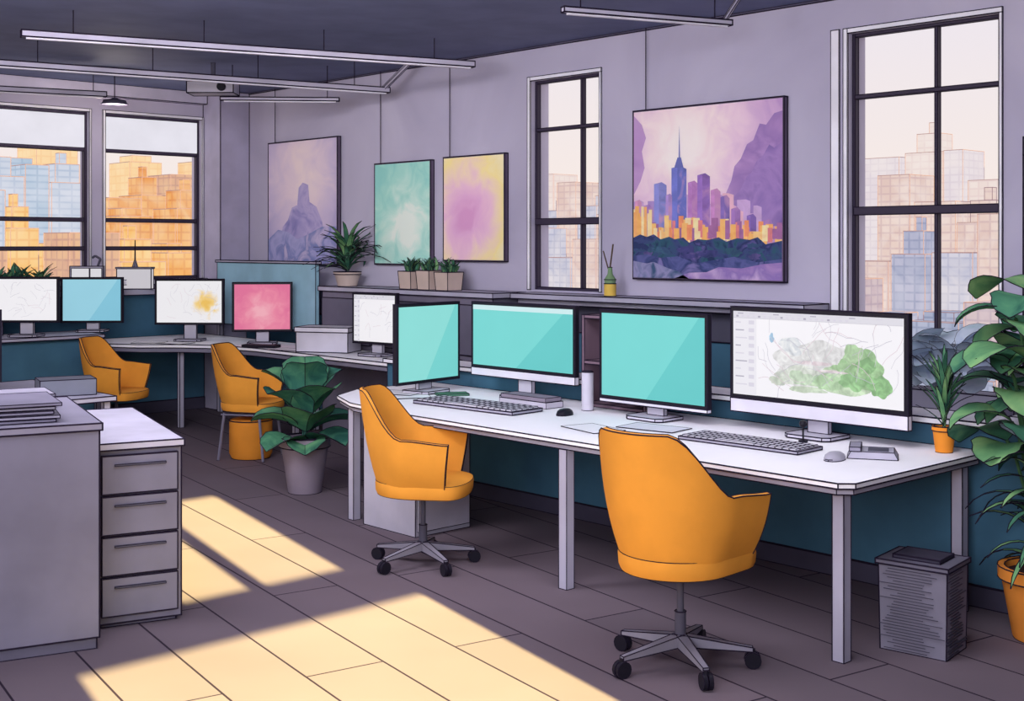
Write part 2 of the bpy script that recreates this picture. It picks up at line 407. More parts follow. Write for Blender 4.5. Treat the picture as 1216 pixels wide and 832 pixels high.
# ---------------------------------------------------------------- chairs
def upath(s):
    Rr = .285; Ls = .21; tot = Ls*2+math.pi*Rr; a = s*tot/2; h = math.pi*Rr/2
    if abs(a) <= h:
        an = a/Rr; return (-.04-Rr*math.cos(an), Rr*math.sin(an)), (-math.cos(an), math.sin(an))
    e = abs(a)-h; sg = 1 if a > 0 else -1
    return (-.04+e, sg*Rr), (0, sg)
def sst(a, b, x):
    t = max(0, min(1, (x-a)/(b-a))); return t*t*(3-2*t)
def chair(loc, rot, label, base='swivel', ink=.0032, group="orange tub chairs", sc=1.0, lift=.03):
    t = thing("office_chair", label, "chair", loc, rot, group, sc)
    N, Mv, th = 40, 8, .022; z0 = .378+lift
    b = MB(ORANGE); vo = []; vi = []
    for i in range(N+1):
        s = -1+2*i/N; (x, y), (nx, ny) = upath(s); a = abs(s)
        H = .587-.26*sst(.24, .66, a)-.02*sst(.7, 1, a); bw = 1-sst(.1, .6, a)
        for j in range(Mv+1):
            v = j/Mv; off = -.075*(1-v)**2.4+.025*v
            px = x+nx*off-.02*v*v*bw+.04*v*sst(.75, 1, a); py = y+ny*off; z = z0+v*H
            vo.append((px, py, z)); vi.append((px-nx*th, py-ny*th, z+(.004 if j == Mv else 0)))
    n1 = len(vo); K = Mv+1; fs = []
    for i in range(N):
        for j in range(Mv):
            a = i*K+j; fs += [(a, a+K, a+K+1, a+1), (n1+a, n1+a+1, n1+a+K+1, n1+a+K)]
        a = i*K+Mv; fs.append((a, a+K, n1+a+K, n1+a)); a = i*K; fs.append((a, n1+a, n1+a+K, a+K))
    for i in (0, N):
        for j in range(Mv): a = i*K+j; fs.append((a, a+1, n1+a+1, n1+a))
    b.add(vo+vi, fs); b.build("backrest", t, ink=ink)
    out = [upath(-1+2*i/30)[0] for i in range(31)]
    for i in range(1, 12):
        a = math.pi/2*(1-2*i/12); out.append((.17+.14*math.cos(a)**.7, .285*math.sin(a)))
    n = len(out); vs = []; fs = []
    prof = [(.55, .358), (.74, .360), (.82, .368), (.85, .39), (.86, .43), (.85, .445), (.78, .455), (.4, .458)]
    for k, z in prof: vs += [(x*(k+.03)+.012, y*k, z+lift) for x, y in out]
    for k in range(len(prof)-1):
        for i in range(n): j = (i+1) % n; fs.append((k*n+i, k*n+j, (k+1)*n+j, (k+1)*n+i))
    fs += [tuple(range(n))[::-1], tuple(range((len(prof)-1)*n, len(prof)*n))]
    MB(ORANGE).add(vs, fs).build("seat", t, ink=ink*.6)
    if base == 'swivel':
        MB(DGREY).cyl((0, 0, .1), (0, 0, .357+lift), .015).cyl((0, 0, .12), (0, 0, .23), .024).cyl((0, 0, .342+lift), (0, 0, .357+lift), .08).build("post", t, ink=.0025)
        for i in range(5):
            a = 2*math.pi*i/5+.35; M = Matrix.Rotation(a, 4, 'Z')
            bb = MB(mat((136, 132, 146), .4))
            vs = [M @ Vector(p) for p in ((.0, -.024, .085), (.0, .024, .085), (.0, .024, .135), (.0, -.024, .135), (.30, -.013, .07), (.30, .013, .07), (.30, .013, .088), (.30, -.013, .088))]
            bb.add(vs, [(0, 1, 2, 3), (4, 5, 6, 7), (0, 1, 5, 4), (1, 2, 6, 5), (2, 3, 7, 6), (3, 0, 4, 7)]).build("leg", t, ink=.0025)
            p = Vector((.30*math.cos(a), .30*math.sin(a), .035)); sd = Vector((-math.sin(a), math.cos(a), 0))
            MB(BLACK).cyl(p-sd*.02, p-sd*.004, .034).cyl(p+sd*.004, p+sd*.02, .034).cyl(p-sd*.004, p+sd*.004, .015).cyl(p+Vector((0, 0, .0)), p+Vector((0, 0, .045)), .01).build("caster", t, ink=.0015)
    else:
        for sx in (-1, 1):
            for sy in (-1, 1):
                MB(STEEL).cyl((sx*.22, sy*.22, .0), (sx*.17, sy*.2, .36+lift), .013).build("leg", t, ink=.003)
        MB(STEEL).box(-.2, .2, -.21, -.19, .33+lift, .35+lift).box(-.2, .2, .19, .21, .33+lift, .35+lift).build("seat_frame", t, ink=.003)
    return t
chair((3.986, 3.254, 0), R(3), "orange tub office chair on castors turned toward the desk", sc=.96, lift=.05)
chair((4.25, 5.22, 0), R(-52), "orange tub office chair on castors turned sideways at the desk", sc=.92, lift=.05)
chair((4.93, 10.2, 0), R(-56), "orange tub office chair beside the curved desk", ink=.0045, sc=.86, lift=.08)
chair((5.38, 8.78, 0), R(-56), "orange tub chair on four slim grey legs above a basket", base='legs', ink=.0045, sc=.86, lift=.08)
b = MB(mat((224, 142, 50))).lathe([(.15, 0), (.17, .04), (.17, .30), (.15, .31)], 20)
tag(b.build("waste_basket", loc=(5.38, 8.78, .002), ink=.005), "round orange waste basket under a chair", "basket")

# ---------------------------------------------------------------- monitors
def monitor(loc, rot, w, h, zb, paint, label, chin=0.0, bez=.018, ink=.003, name="computer_monitor"):
    t = thing(name, label, "monitor", loc, rot)
    frame = MB(BLACK).box(-w/2, w/2, -.012, .02, zb+chin, zb+h)
    frame.box(-w*.3, w*.3, .02, .045, zb+chin+.08, zb+h-.1)
    frame.build("bezel", t, ink=ink)
    if chin: MB(mat((222, 218, 230), .5)).box(-w/2, w/2, -.014, .02, zb, zb+chin-.001).build("chin", t, ink=ink)
    s = MB(); s.ink = False
    W = w/2-bez; z0 = zb+chin+bez; z1 = zb+h-bez
    paint(s, -W, W, z0, z1)
    s.build("screen", t, ink=0, smooth=False)
    st = MB(mat((196, 192, 206), .5))
    st.box(-.06, .06, .021, .05, .022, zb+chin+.1); st.build("stand_neck", t, ink=ink)
    MB(mat((196, 192, 206), .5)).prism([(-.13, -.07), (-.1, -.1), (.1, -.1), (.13, -.07), (.13, .1), (-.13, .1)], .005, .021).build("stand_foot", t, ink=ink)
    return t
def flat(c, c2=None, bar=None):
    def p(s, x0, x1, z0, z1):
        s.poly(rect(x0, x1, z0, z1), -.0135, mat(c, emit=.88, var=.03, scale=2))
        if c2: s.poly([(x0, z0), (x0+(x1-x0)*.45, z0), (x0+(x1-x0)*.95, z1), (x0, z1)], -.0142, mat(c2, emit=.88, var=.02, scale=2))
        if bar: s.poly(rect(x0, x1, z1-.03, z1), -.015, mat(bar, emit=.88, var=0))
    return p
def gmap(blobs, page=(244, 242, 246), nlines=14, ui=True, seed=1, grad=None):
    def p(s, x0, x1, z0, z1):
        W = x1-x0; H = z1-z0
        if grad:
            cx, cz, rx, rz, cols = grad
            s.poly(rect(x0, x1, z0, z1), -.0135, wash(cols, 9, .9, radial=(x0+cx*W, z0+cz*H, rx*W, rz*H), amt=.6))
        else: s.poly(rect(x0, x1, z0, z1), -.0135, mat(page, emit=.9, var=.01))
        y = -.0140
        for i, (cx, cz, rx, rz, c) in enumerate(blobs):
            y -= .0002
            pts = [(min(x1, max(x0, a)), min(z1, max(z0, q))) for a, q in blob(x0+cx*W, z0+cz*H, rx*W, rz*H, 20, .30, i+3)]
            s.poly(pts, y, wash([tuple(int(v*.88) for v in c), c, tuple(min(255, int(v*1.16)) for v in c)], 22, .88))
        y -= .0004
        rd = random.Random(seed); lms = [mat((196, 192, 206), emit=.85, var=0), mat((214, 210, 220), emit=.85, var=0), mat((224, 204, 214), emit=.85, var=0)]
        for i in range(nlines):
            a = Vector((x0+W*rd.uniform(.2, .95), z0+H*rd.uniform(.05, .85))); an = rd.uniform(0, math.pi); lm = rd.choice(lms)
            for k in range(5):
                ln = W*rd.uniform(.02, .05); an += rd.uniform(-.5, .5)
                bq = Vector((min(x1, max(x0+W*.16, a.x+math.cos(an)*ln)), min(z1-.03, max(z0, a.y+math.sin(an)*ln))))
                d = (bq-a)
                if d.length > .005:
                    nn = Vector((-d.y, d.x)).normalized()*.0011
                    s.poly([tuple(a-nn), tuple(bq-nn), tuple(bq+nn), tuple(a+nn)], y, lm)
                a = bq
        if ui:
            g = mat((222, 218, 230), emit=.85, var=0); dk = mat((184, 180, 196), emit=.8, var=0)
            y -= .0003
            s.poly(rect(x0, x1, z1-.034, z1), y, mat((226, 224, 232), emit=.85, var=0))
            s.poly(rect(x0, x0+W*.15, z0, z1-.034), y, mat((240, 238, 244), emit=.85, var=0))
            y -= .0003
            for i in range(9):
                s.poly(rect(x0+W*.015, x0+W*(.05+.02*(i % 3)), z1-.06-i*.04, z1-.054-i*.04), y, dk if i % 2 else g)
                s.poly(rect(x0+W*.10, x0+W*.135, z1-.066-i*.04, z1-.046-i*.04), y, g)
            for i in range(12): s.poly(rect(x0+W*(.03+i*.075), x0+W*(.065+i*.075), z1-.013, z1-.008), y, dk if i % 3 == 0 else g)
            for i in range(20): s.poly(rect(x0+W*(.02+i*.035), x0+W*(.035+i*.035), z1-.029, z1-.020), y, g if i % 4 else dk)
            s.poly(rect(x0, x1, z1-.0352, z1-.034), y, dk)
    return p
DZ = .74
TQ = (108, 204, 202); TQ2 = (124, 216, 212)
RX = R(-90)
monitor((5.2, 6.34, DZ), R(8), .60, .51, .07, flat(TQ2, (146, 226, 220)), "black-framed monitor showing a plain turquoise screen, turned sideways")
monitor((5.42, 5.68, DZ), RX, .93, .47, .12, flat(TQ, TQ2, (206, 236, 238)), "wide monitor with silver chin and turquoise screen", chin=.05)
monitor((5.30, 4.52, DZ), RX, .77, .52, .07, flat(TQ, TQ2), "black-framed monitor with plain turquoise screen", chin=.02)
GM = [(.55, .42, .28, .28, (232, 231, 232)), (.44, .28, .16, .12, (218, 224, 214)), (.36, .62, .07, .10, (224, 228, 234)), (.68, .26, .20, .14, (196, 216, 186)), (.78, .40, .11, .24, (164, 202, 152)), (.60, .24, .10, .10, (182, 212, 172)), (.42, .26, .07, .08, (196, 214, 190)), (.73, .56, .06, .12, (178, 208, 166)), (.87, .24, .07, .12, (144, 190, 134)), (.72, .26, .07, .09, (152, 196, 142)),
      (.80, .46, .05, .09, (140, 184, 130)), (.66, .42, .05, .05, (172, 206, 160)), (.50, .44, .11, .022, (234, 218, 224)), (.60, .36, .08, .018, (238, 224, 228)), (.28, .20, .05, .05, (218, 228, 212)), (.46, .13, .10, .04, (204, 218, 196)), (.245, .70, .016, .05, (164, 198, 226))]
monitor((5.38, 3.535, DZ), RX, 1.02, .545, .09, gmap(GM, nlines=40, seed=5),
        "large silver-chinned monitor showing a green map on a design page", chin=.07, bez=.022)
FZ = .78
CAMR = YAW
monitor((6.28, 10.05, FZ), CAMR+R(6), .54, .45, .12, gmap([], nlines=0, ui=False, grad=(.5, .4, .6, .7, [(246, 176, 190), (238, 138, 166), (228, 116, 156)])), "black-framed monitor with a pink screen on the curved desk", ink=.004)
monitor((5.98, 10.85, FZ), CAMR-R(3), .66, .43, .16, gmap([], nlines=26, ui=False, seed=3, grad=(.74, .45, .34, .5, [(242, 196, 96), (248, 214, 140), (244, 242, 246), (244, 242, 246)])), "black-framed monitor showing a white and yellow map", ink=.004)
monitor((5.22, 11.3, .88), CAMR+R(2), .57, .42, .09, flat((136, 200, 222), (156, 212, 230)), "black-framed monitor with a light blue screen", ink=.004)
monitor((4.52, 11.12, .88), CAMR-R(2), .60, .40, .13, gmap([], nlines=24, ui=False, seed=9), "silver monitor showing a pale plan drawing", ink=.004)
monitor((6.3, 8.36, FZ), CAMR-R(38), .50, .42, .10, gmap([], nlines=16, ui=True, seed=12), "slim monitor with a pale document page, turned aside", ink=.004)

d2 = thing("curved_desk", "pale curved office desk with slim grey legs along the wall", "desk", (5.2, 7.6, 0))
dp2 = [(.05, 3.5), (.22, 3.2), (.5, 2.95), (.72, 2.6), (.80, 2.1), (.80, .05), (.84, 0), (1.38, 0), (1.38, 4.1), (.1, 4.1), (.02, 3.8)]
MB(WHITE).prism(dp2, .75, .78).build("worktop", d2, ink=.0045)
MB(GREY).prism([(x*.95+.05, y*.97+.05) for x, y in dp2], .71, .749).build("apron", d2, ink=.004)
for x, y in ((.58, 3.05), (.9, .12), (1.3, .12), (.2, 3.8), (.88, 1.6)): leg(d2, x, y, .71, .022, LGREY, .004)
d3 = thing("counter_desk", "grey counter desk standing in front of the windows", "desk", (3.3, 10.95, 0))
MB(LGREY).box(0, 1.88, .0, .62, .85, .88).build("worktop", d3, ink=.0045)
MB(TEAL).box(.05, 1.84, .08, .12, .03, .85).build("front_panel", d3, ink=.004)
for x, y in ((.05, .04), (1.83, .04), (.05, .58), (1.83, .58)): leg(d3, x, y, .85, .022, GREY, .004)
cs = thing("console_cabinet", "long grey console cabinet against the wall holding potted plants", "cabinet", (6.6, 7.25, 0))
MB(mat((120, 114, 132))).box(0, .33, 0, 2.3, .0, 1.28).build("body", cs, ink=.004)
MB(LGREY).box(-.03, .33, -.03, 2.33, 1.28, 1.32).build("cabinet_top", cs, ink=.004)
for i in range(3): MB(mat((104, 100, 118))).box(-.02, -.001, .04+i*.76, .76+i*.76, .82, 1.22).build("door", cs, ink=.004)
b = MB(mat((150, 190, 208))).box(0, .04, 0, 1.75, .9, 1.52).use(LGREY).box(-.01, .05, -.02, 1.77, 1.52, 1.54).box(.0, .04, 0, .05, 0, .9).box(0, .04, 1.7, 1.75, 0, .9)
tag(b.build("divider_screen", loc=(6.60, 9.66, 0), ink=.0045), "light blue fabric divider screen behind the monitors", "divider")

b = MB(mat((208, 204, 216))).box(-.24, .24, -.14, .14, 0, .17).use(mat((222, 218, 228))).box(-.25, .25, -.15, .15, .17, .21)
tag(b.build("storage_box", loc=(6.27, 8.98, FZ+.005), rot=R(-60), ink=.004), "lidded pale grey storage box on the curved desk", "box")
b = MB(BLACK).box(-.16, .16, -.06, .06, 0, .02)
tag(b.build("keyboard", loc=(6.08, 9.75, FZ+.004), rot=R(-60), ink=.003), "flat dark keyboard on the curved desk", "keyboard")
def paper(loc, rot, w=.21, d=.3, c=(240, 238, 244), lab="loose white sheet of paper on the desk"):
    o = MB(mat(c, var=.02)).box(-w/2, w/2, -d/2, d/2, 0.003, .005).build("paper_sheet", loc=loc, rot=rot, ink=.0014)
    tag(o, lab, "paper", "loose papers on the desks")
paper((5.75, 10.7, FZ), .3); paper((5.62, 10.95, FZ), .9); paper((6.12, 9.35, FZ), .2)

ZS = 1.26
t = thing("desk_calendar", "small white notepad on a stand with pale frame", "notepad", (5.33, 11.65, ZS), CAMR)
MB(mat((170, 166, 184))).box(-.16, .16, -.02, .02, 0, .23).build("frame", t, ink=.004)
MB(mat((246, 244, 250), emit=.7, var=0)).box(-.14, .03, -.03, -.021, .02, .21).box(.04, .15, -.03, -.021, .02, .21).build("page", t, ink=.003)
MB(DGREY).tube([(.10, 0, .22), (.13, 0, .30), (.08, 0, .33), (.05, 0, .31)], .012).build("clip", t, ink=0)
t = thing("terrarium", "small pale box screen with a pointed spire on top", "ornament", (5.83, 11.66, ZS), CAMR)
MB(mat((240, 236, 244), emit=.6, var=0)).box(-.17, .17, -.04, .04, 0, .2).build("body", t, ink=.005)
MB(GREY).box(-.18, .18, -.05, .05, .2, .215).cyl((0, 0, .215), (0, 0, .48), .008, .003, 8).cyl((0, 0, .215), (0, 0, .28), .03, .01, 8).build("spire", t, ink=.002)
b = MB(mat((118, 114, 130))).box(-.42, .42, -.08, .08, 0, .30).use(mat((96, 92, 110))).box(-.4, .2, -.085, -.08, .05, .28)
tag(b.build("office_machine", loc=(4.0, 11.46, .886), rot=R(0), ink=.0045), "low grey office machine on the counter", "machine")

t = thing("side_desk", "grey side desk partly hidden behind the storage cabinet", "desk", (2.6, 7.55, 0))
MB(LGREY).box(0, 1.05, 0, 1.3, .71, .74).build("worktop", t, ink=.004)
for x, y in ((.05, .05), (1.0, .05), (.05, 1.25), (1.0, 1.25)): leg(t, x, y, .71, .022)
monitor((3.02, 8.25, DZ), CAMR-R(40), .62, .45, .10, flat((176, 172, 192)), "dark-edged monitor with a dull lavender screen on the side desk")
b = MB(mat((110, 112, 126))).box(-.17, .17, -.12, .12, 0, .1)
tag(b.build("storage_box", loc=(3.45, 7.85, DZ+.004), rot=CR, ink=.003), "small dark grey box on the side desk", "box")
paper((3.15, 7.8, DZ), .2, lab="loose white sheet of paper beside the box")

def keyboard(loc, rot, sc):
    t = thing("keyboard", "slim silver keyboard with rows of pale keys", "keyboard", loc, rot, "keyboards on the long desk", sc)
    MB(mat((160, 156, 172))).box(-.27, .27, -.085, .085, 0.003, .014).build("case", t, ink=.0022)
    b = MB(mat((216, 212, 224)))
    for r in range(5):
        for c in range(17):
            if r == 0 and 5 <= c <= 10: continue
            b.box(-.257+c*.0305, -.257+c*.0305+.026, -.075+r*.031, -.075+r*.031+.025, .0145, .021)
        if r == 0: b.box(-.257+5*.0305, -.257+10*.0305+.026, -.075, -.05, .0145, .021)
    b.build("keys", t, ink=.0011)
    return t
keyboard((4.93, 5.56, DZ), RX+R(4), 1.5); keyboard((4.97, 3.64, DZ), RX+R(2), 1.25)
def mouse(loc, rot, m, lab):
    b = MB(m); n = 16; vs = []; fs = []
    prof = [(1, 0), (1.02, .008), (.9, .022), (.6, .032), (.2, .036)]
    for sc, z in prof: vs += [(.07*sc*math.cos(2*math.pi*i/n), .042*sc*math.sin(2*math.pi*i/n), z) for i in range(n)]
    for k in range(len(prof)-1):
        for i in range(n): j = (i+1) % n; fs.append((k*n+i, k*n+j, (k+1)*n+j, (k+1)*n+i))
    fs += [tuple(range(n))[::-1], tuple(range(4*n, 5*n))]
    b.add(vs, fs); tag(b.build("computer_mouse", loc=loc, rot=rot, ink=.002), lab, "mouse")
mouse((5.08, 4.98, DZ+.002), R(20), BLACK, "black computer mouse beside the keyboard")
mouse((4.9, 3.12, DZ+.002), R(10), mat((170, 166, 180)), "grey computer mouse next to the keyboard")
b = MB(mat((176, 172, 188))).box(-.11, .11, -.09, .09, 0, .03, taper=.85).use(mat((150, 146, 164))).box(-.1, -.05, -.08, .08, .031, .05).use(DGREY, False).box(-.02, .07, -.05, .05, .0305, .033)
tag(b.build("desk_phone", loc=(5.10, 3.05, DZ+.002), rot=R(-60), ink=.002), "grey desk telephone beside the large monitor", "telephone")
t = thing("desk_microphone", "tiny black ball microphone on a slim stalk", "microphone", (5.22, 3.50, DZ+.002), 0, None, .75)
MB(BLACK).cyl((0, 0, 0), (0, 0, .01), .03).build("base", t, ink=.001); MB(BLACK).cyl((0, 0, .01), (0, 0, .1), .006).build("stalk", t, ink=0)
MB(BLACK).lathe([(.005, .095), (.02, .1), (.027, .118), (.02, .136), (.005, .142)], 12).build("head", t, ink=0)
b = MB(mat((190, 184, 198))).box(-.07, .07, -.2, .2, 0, .035).use(mat((140, 130, 146))).box(-.065, .065, -.19, .19, .036, .06)
tag(b.build("book_stack", loc=(5.24, 5.42, DZ+.002), ink=.002), "two thin books lying flat under the monitor", "books")
b = MB(mat((200, 196, 210))).cyl((0, 0, 0), (0, 0, .22), .035).use(DGREY).cyl((0, 0, .22), (0, 0, .226), .028)
tag(b.build("desk_speaker", loc=(5.32, 5.03, DZ+.002), ink=.0025), "slim pale cylindrical speaker between monitors", "speaker")
t = thing("desk_shelf", "dark mauve desktop shelf unit between monitors", "shelf", (5.45, 4.70, DZ+.002))
b = MB(mat((120, 98, 112))); b.box(0, .16, 0, .02, 0, .54).box(0, .16, .48, .5, 0, .54).box(0, .16, .02, .48, .52, .54).box(0, .16, .02, .48, .25, .27).box(0, .16, .02, .48, 0, .02).box(.14, .16, .02, .48, .02, .52)
b.build("shelf_body", t, ink=.003)
b = MB(mat((74, 120, 96))).box(-.1, .1, -.06, .06, 0, .012)
tag(b.build("notebook", loc=(5.22, 6.12, DZ+.002), rot=R(-30), ink=.002), "small green notebook by the turned monitor", "notebook")
paper((4.95, 6.25, DZ), R(60)); paper((5.02, 6.42, DZ+.004), R(20)); paper((5.05, 4.3, DZ), R(8), .2, .34, (224, 220, 232)); paper((4.8, 4.5, DZ), R(-12), .2, .3)

# ---------------------------------------------------------------- plants
def pot(par, r0, r1, h, m, ink=.003, name="pot"):
    b = MB(m).lathe([(r0*.96, 0), (r0, .01), (r1*.97, h*.82), (r1*1.05, h*.83), (r1*1.06, h), (r1*.9, h), (r1*.88, h*.9)], 24)
    b.build(name, par, ink=ink)
    MB(SOIL).cyl((0, 0, h*.86), (0, 0, h*.905), r1*.89, n=20).build("soil", par, ink=0)
t = thing("potted_plant", "large plant with broad dark green leaves in a mauve-grey pot", "plant", (4.9, 7.3, 0))
pot(t, .115, .165, .38, mat((140, 128, 144)), .004)
rd = random.Random(5); b = MB(G1)
toc = math.atan2(-7.3, -4.9)
for i, (dy, hh, pit, LL, W) in enumerate(((180, .70, 80, .36, .17), (120, .64, 70, .38, .18), (-110, .66, 66, .38, .18), (40, .60, 62, .36, .19), (-50, .58, 60, .36, .19), (160, .5, 30, .34, .15), (-150, .5, 30, .34, .15),
        (95, .50, 34, .34, .17), (-90, .52, 34, .34, .17), (10, .50, 52, .36, .19), (55, .44, 20, .30, .16), (-50, .42, 20, .30, .16), (0, .42, 15, .26, .15), (0, .72, 82, .32, .16))):
    b.use((G1, G3, G1)[i % 3]); yaw = toc+R(dy)
    b.leaf((.04*math.cos(yaw), .04*math.sin(yaw), hh-.08), yaw, R(pit), LL, W*.95, R(55), .38, 'round')
b.use(G3).tube([(0, 0, .34), (0, 0, .66)], .02)
b.build("leaves", t, ink=.0026)
t = thing("potted_plant", "tall lush plant with large drooping leaves in an orange pot", "plant", (5.40, 2.40, 0))
pot(t, .13, .18, .31, mat((236, 146, 60)), .003)
b = MB(G3); st = MB(mat((60, 92, 60))); rd = random.Random(9)
heads = [(-.06, .10, 1.38), (.02, .08, 1.50), (-.14, .02, 1.22), (.1, .12, 1.34), (-.05, -.1, 1.3), (.15, .0, 1.16), (-.08, .12, 1.08), (.1, -.2, 1.46), (-.14, .08, .94), (-.02, .16, .84), (.14, .15, .98), (0, .0, 1.02), (-.15, -.1, .86), (.16, -.1, .78), (.1, .05, 1.25), (-.1, .12, 1.18)]
b.xmax = .24
for i, (x, y, z) in enumerate(heads):
    st.tube([(x*.1, y*.1, .27), (x*.3, y*.3, z*.6), (x*.8, y*.8, z*.95), (x, y, z)], .008, 6)
    b.use((G1, G2, G2)[i % 3]); ya = math.atan2(y, x)+rd.uniform(-.5, .5)
    b.leaf((x, y, z), ya, R(35), rd.uniform(.26, .33), rd.uniform(.12, .15), R(100), .16, 'round')
    b.use((G2, G1, G1)[i % 3]); b.leaf((x*.9, y*.9, z*.97), ya+1.9, R(25), rd.uniform(.24, .30), .11, R(90), .2, 'round')
    b.use((G3, G2, GB)[i % 3]); b.leaf((x*.8, y*.8, z*.93), ya-2.0, R(20), rd.uniform(.24, .30), .11, R(90), .2)
for i in range(44):
    ya = i*2.4; b.use((G1, G2)[i % 2]); b.leaf((0, 0, .3+rd.uniform(0, .35)), ya, R(rd.uniform(30, 75)), rd.uniform(.26, .42), rd.uniform(.02, .034), R(105), .2, 'blade')
st.build("stems", t, ink=0); b.build("leaves", t, ink=.0022)
t = thing("potted_plant", "blue-grey leafy plant in a trough on the tall window sill", "plant", (6.85, 3.62, .735))
MB(mat((150, 146, 164))).box(-.09, .09, -.36, .40, 0, .12).build("trough", t, ink=.004)
b = MB(GB); b.xmax = .12; rd = random.Random(11)
for i in range(34):
    b.use((GB, GB, mat((216, 226, 240)))[i % 3]); b.leaf((rd.uniform(-.05, .02), rd.uniform(-.34, .36), .1+rd.uniform(0, .24)), i*2.4, R(rd.uniform(40, 85)), rd.uniform(.24, .36), rd.uniform(.08, .11), R(80), .2)
b.build("leaves", t, ink=.0013, ang=1.2)
t = thing("potted_plant", "small spiky green plant in an orange pot on the desk", "plant", (5.45, 2.89, DZ+.001))
pot(t, .04, .052, .12, mat((236, 146, 50)), .0022)
b = MB(G2); rd = random.Random(2)
for i in range(34):
    b.use((G2, G1)[i % 2]); b.leaf((0, 0, .11+.006*i), i*2.4, R(rd.uniform(50, 85)), rd.uniform(.16, .26), .014, R(35), .2, 'blade', 5)
b.build("leaves", t, ink=.0013)
t = thing("potted_plant", "bushy fern-like plant in a beige pot on the console", "plant", (6.74, 9.36, 1.322))
pot(t, .09, .12, .13, mat((190, 172, 164)), .004)
b = MB(G1); b.xmax = .2; rd = random.Random(4)
for i in range(80):
    b.use((G1, G2, G1)[i % 3]); b.leaf((0, 0, .12+rd.uniform(0, .18)), i*2.4, R(rd.uniform(25, 78)), rd.uniform(.26, .48), .028, R(70), .2, 'blade', 5)
b.build("leaves", t, ink=.002, ang=1.2)
for k, (y, hgt) in enumerate(((8.40, .15), (8.16, .16), (7.92, .15))):
    t = thing("potted_herb", "small bushy herb in a square beige pot on the console", "plant", (6.72, y, 1.322), 0, "herb pots on the console")
    MB(mat((196, 176, 166))).box(-.075, .075, -.075, .075, 0, hgt, taper=1.15).build("pot", t, ink=.004)
    b = MB(G1); rd = random.Random(k)
    for i in range(46): b.use((G1, G2)[i % 2]); b.leaf((rd.uniform(-.05, .05), rd.uniform(-.05, .05), hgt), i*2.4, R(rd.uniform(45, 88)), rd.uniform(.09, .14), .016, R(50), .2, 'blade', 4)
    b.build("leaves", t, ink=.0012, ang=1.2)
t = thing("potted_herb", "low leafy plant in a trough on the window sill", "plant", (4.72, 11.68, ZS), 0)
MB(GREY).box(-.3, .22, -.06, .06, 0, .07).build("trough", t, ink=.004)
b = MB(G1); rd = random.Random(8)
for i in range(60): b.use((G1, G2)[i % 2]); b.leaf((rd.uniform(-.28, .2), 0, .06), i*2.4, R(rd.uniform(45, 85)), rd.uniform(.14, .26), .03, R(50), .2, 'blade', 4)
b.build("leaves", t, ink=.0015, ang=1.2)
t = thing("bottle_set", "yellow glass bottle with thin sticks standing on the ledge", "bottle", (6.85, 6.25, 1.322))
MB(mat((226, 190, 90))).cyl((0, 0, 0), (0, 0, .09), .045).build("jar", t, ink=.003)
MB(mat((120, 150, 110))).lathe([(.04, .091), (.045, .12), (.02, .16), (.015, .21)], 12).build("bottle", t, ink=.003)
MB(mat((90, 74, 60))).cyl((0, 0, .21), (.01, -.02, .38), .006, n=6).cyl((-.01, .01, .2), (-.02, .05, .33), .005, n=6).build("stick", t, ink=0)

# ---------------------------------------------------------------- waste bin
t = thing("waste_bin", "dark grey ribbed rectangular waste bin with a lid", "bin", (4.93, 2.70, 0), R(8))
MB(mat((126, 122, 138))).box(-.14, .09, -.14, .14, 0, .36, taper=1.04).build("body", t, ink=.003)
b = MB(mat((74, 70, 86))); rd = random.Random(1)
for i in range(28):
    z = .012+i*.0123; a0 = rd.uniform(0, .05); b.box(-.145+a0, .095-rd.uniform(0, .12), -.1475, -.141, z, z+.002); b.box(-.151, -.1465, -.14+rd.uniform(0, .1), .14-rd.uniform(0, .08), z, z+.002)
b.ink = False; b.build("ribs", t, ink=0)
MB(mat((110, 106, 122))).box(-.155, .105, -.155, .155, .361, .38).use(mat((66, 62, 78))).box(-.1, .06, -.1, .1, .381, .396).build("lid", t, ink=.0035)

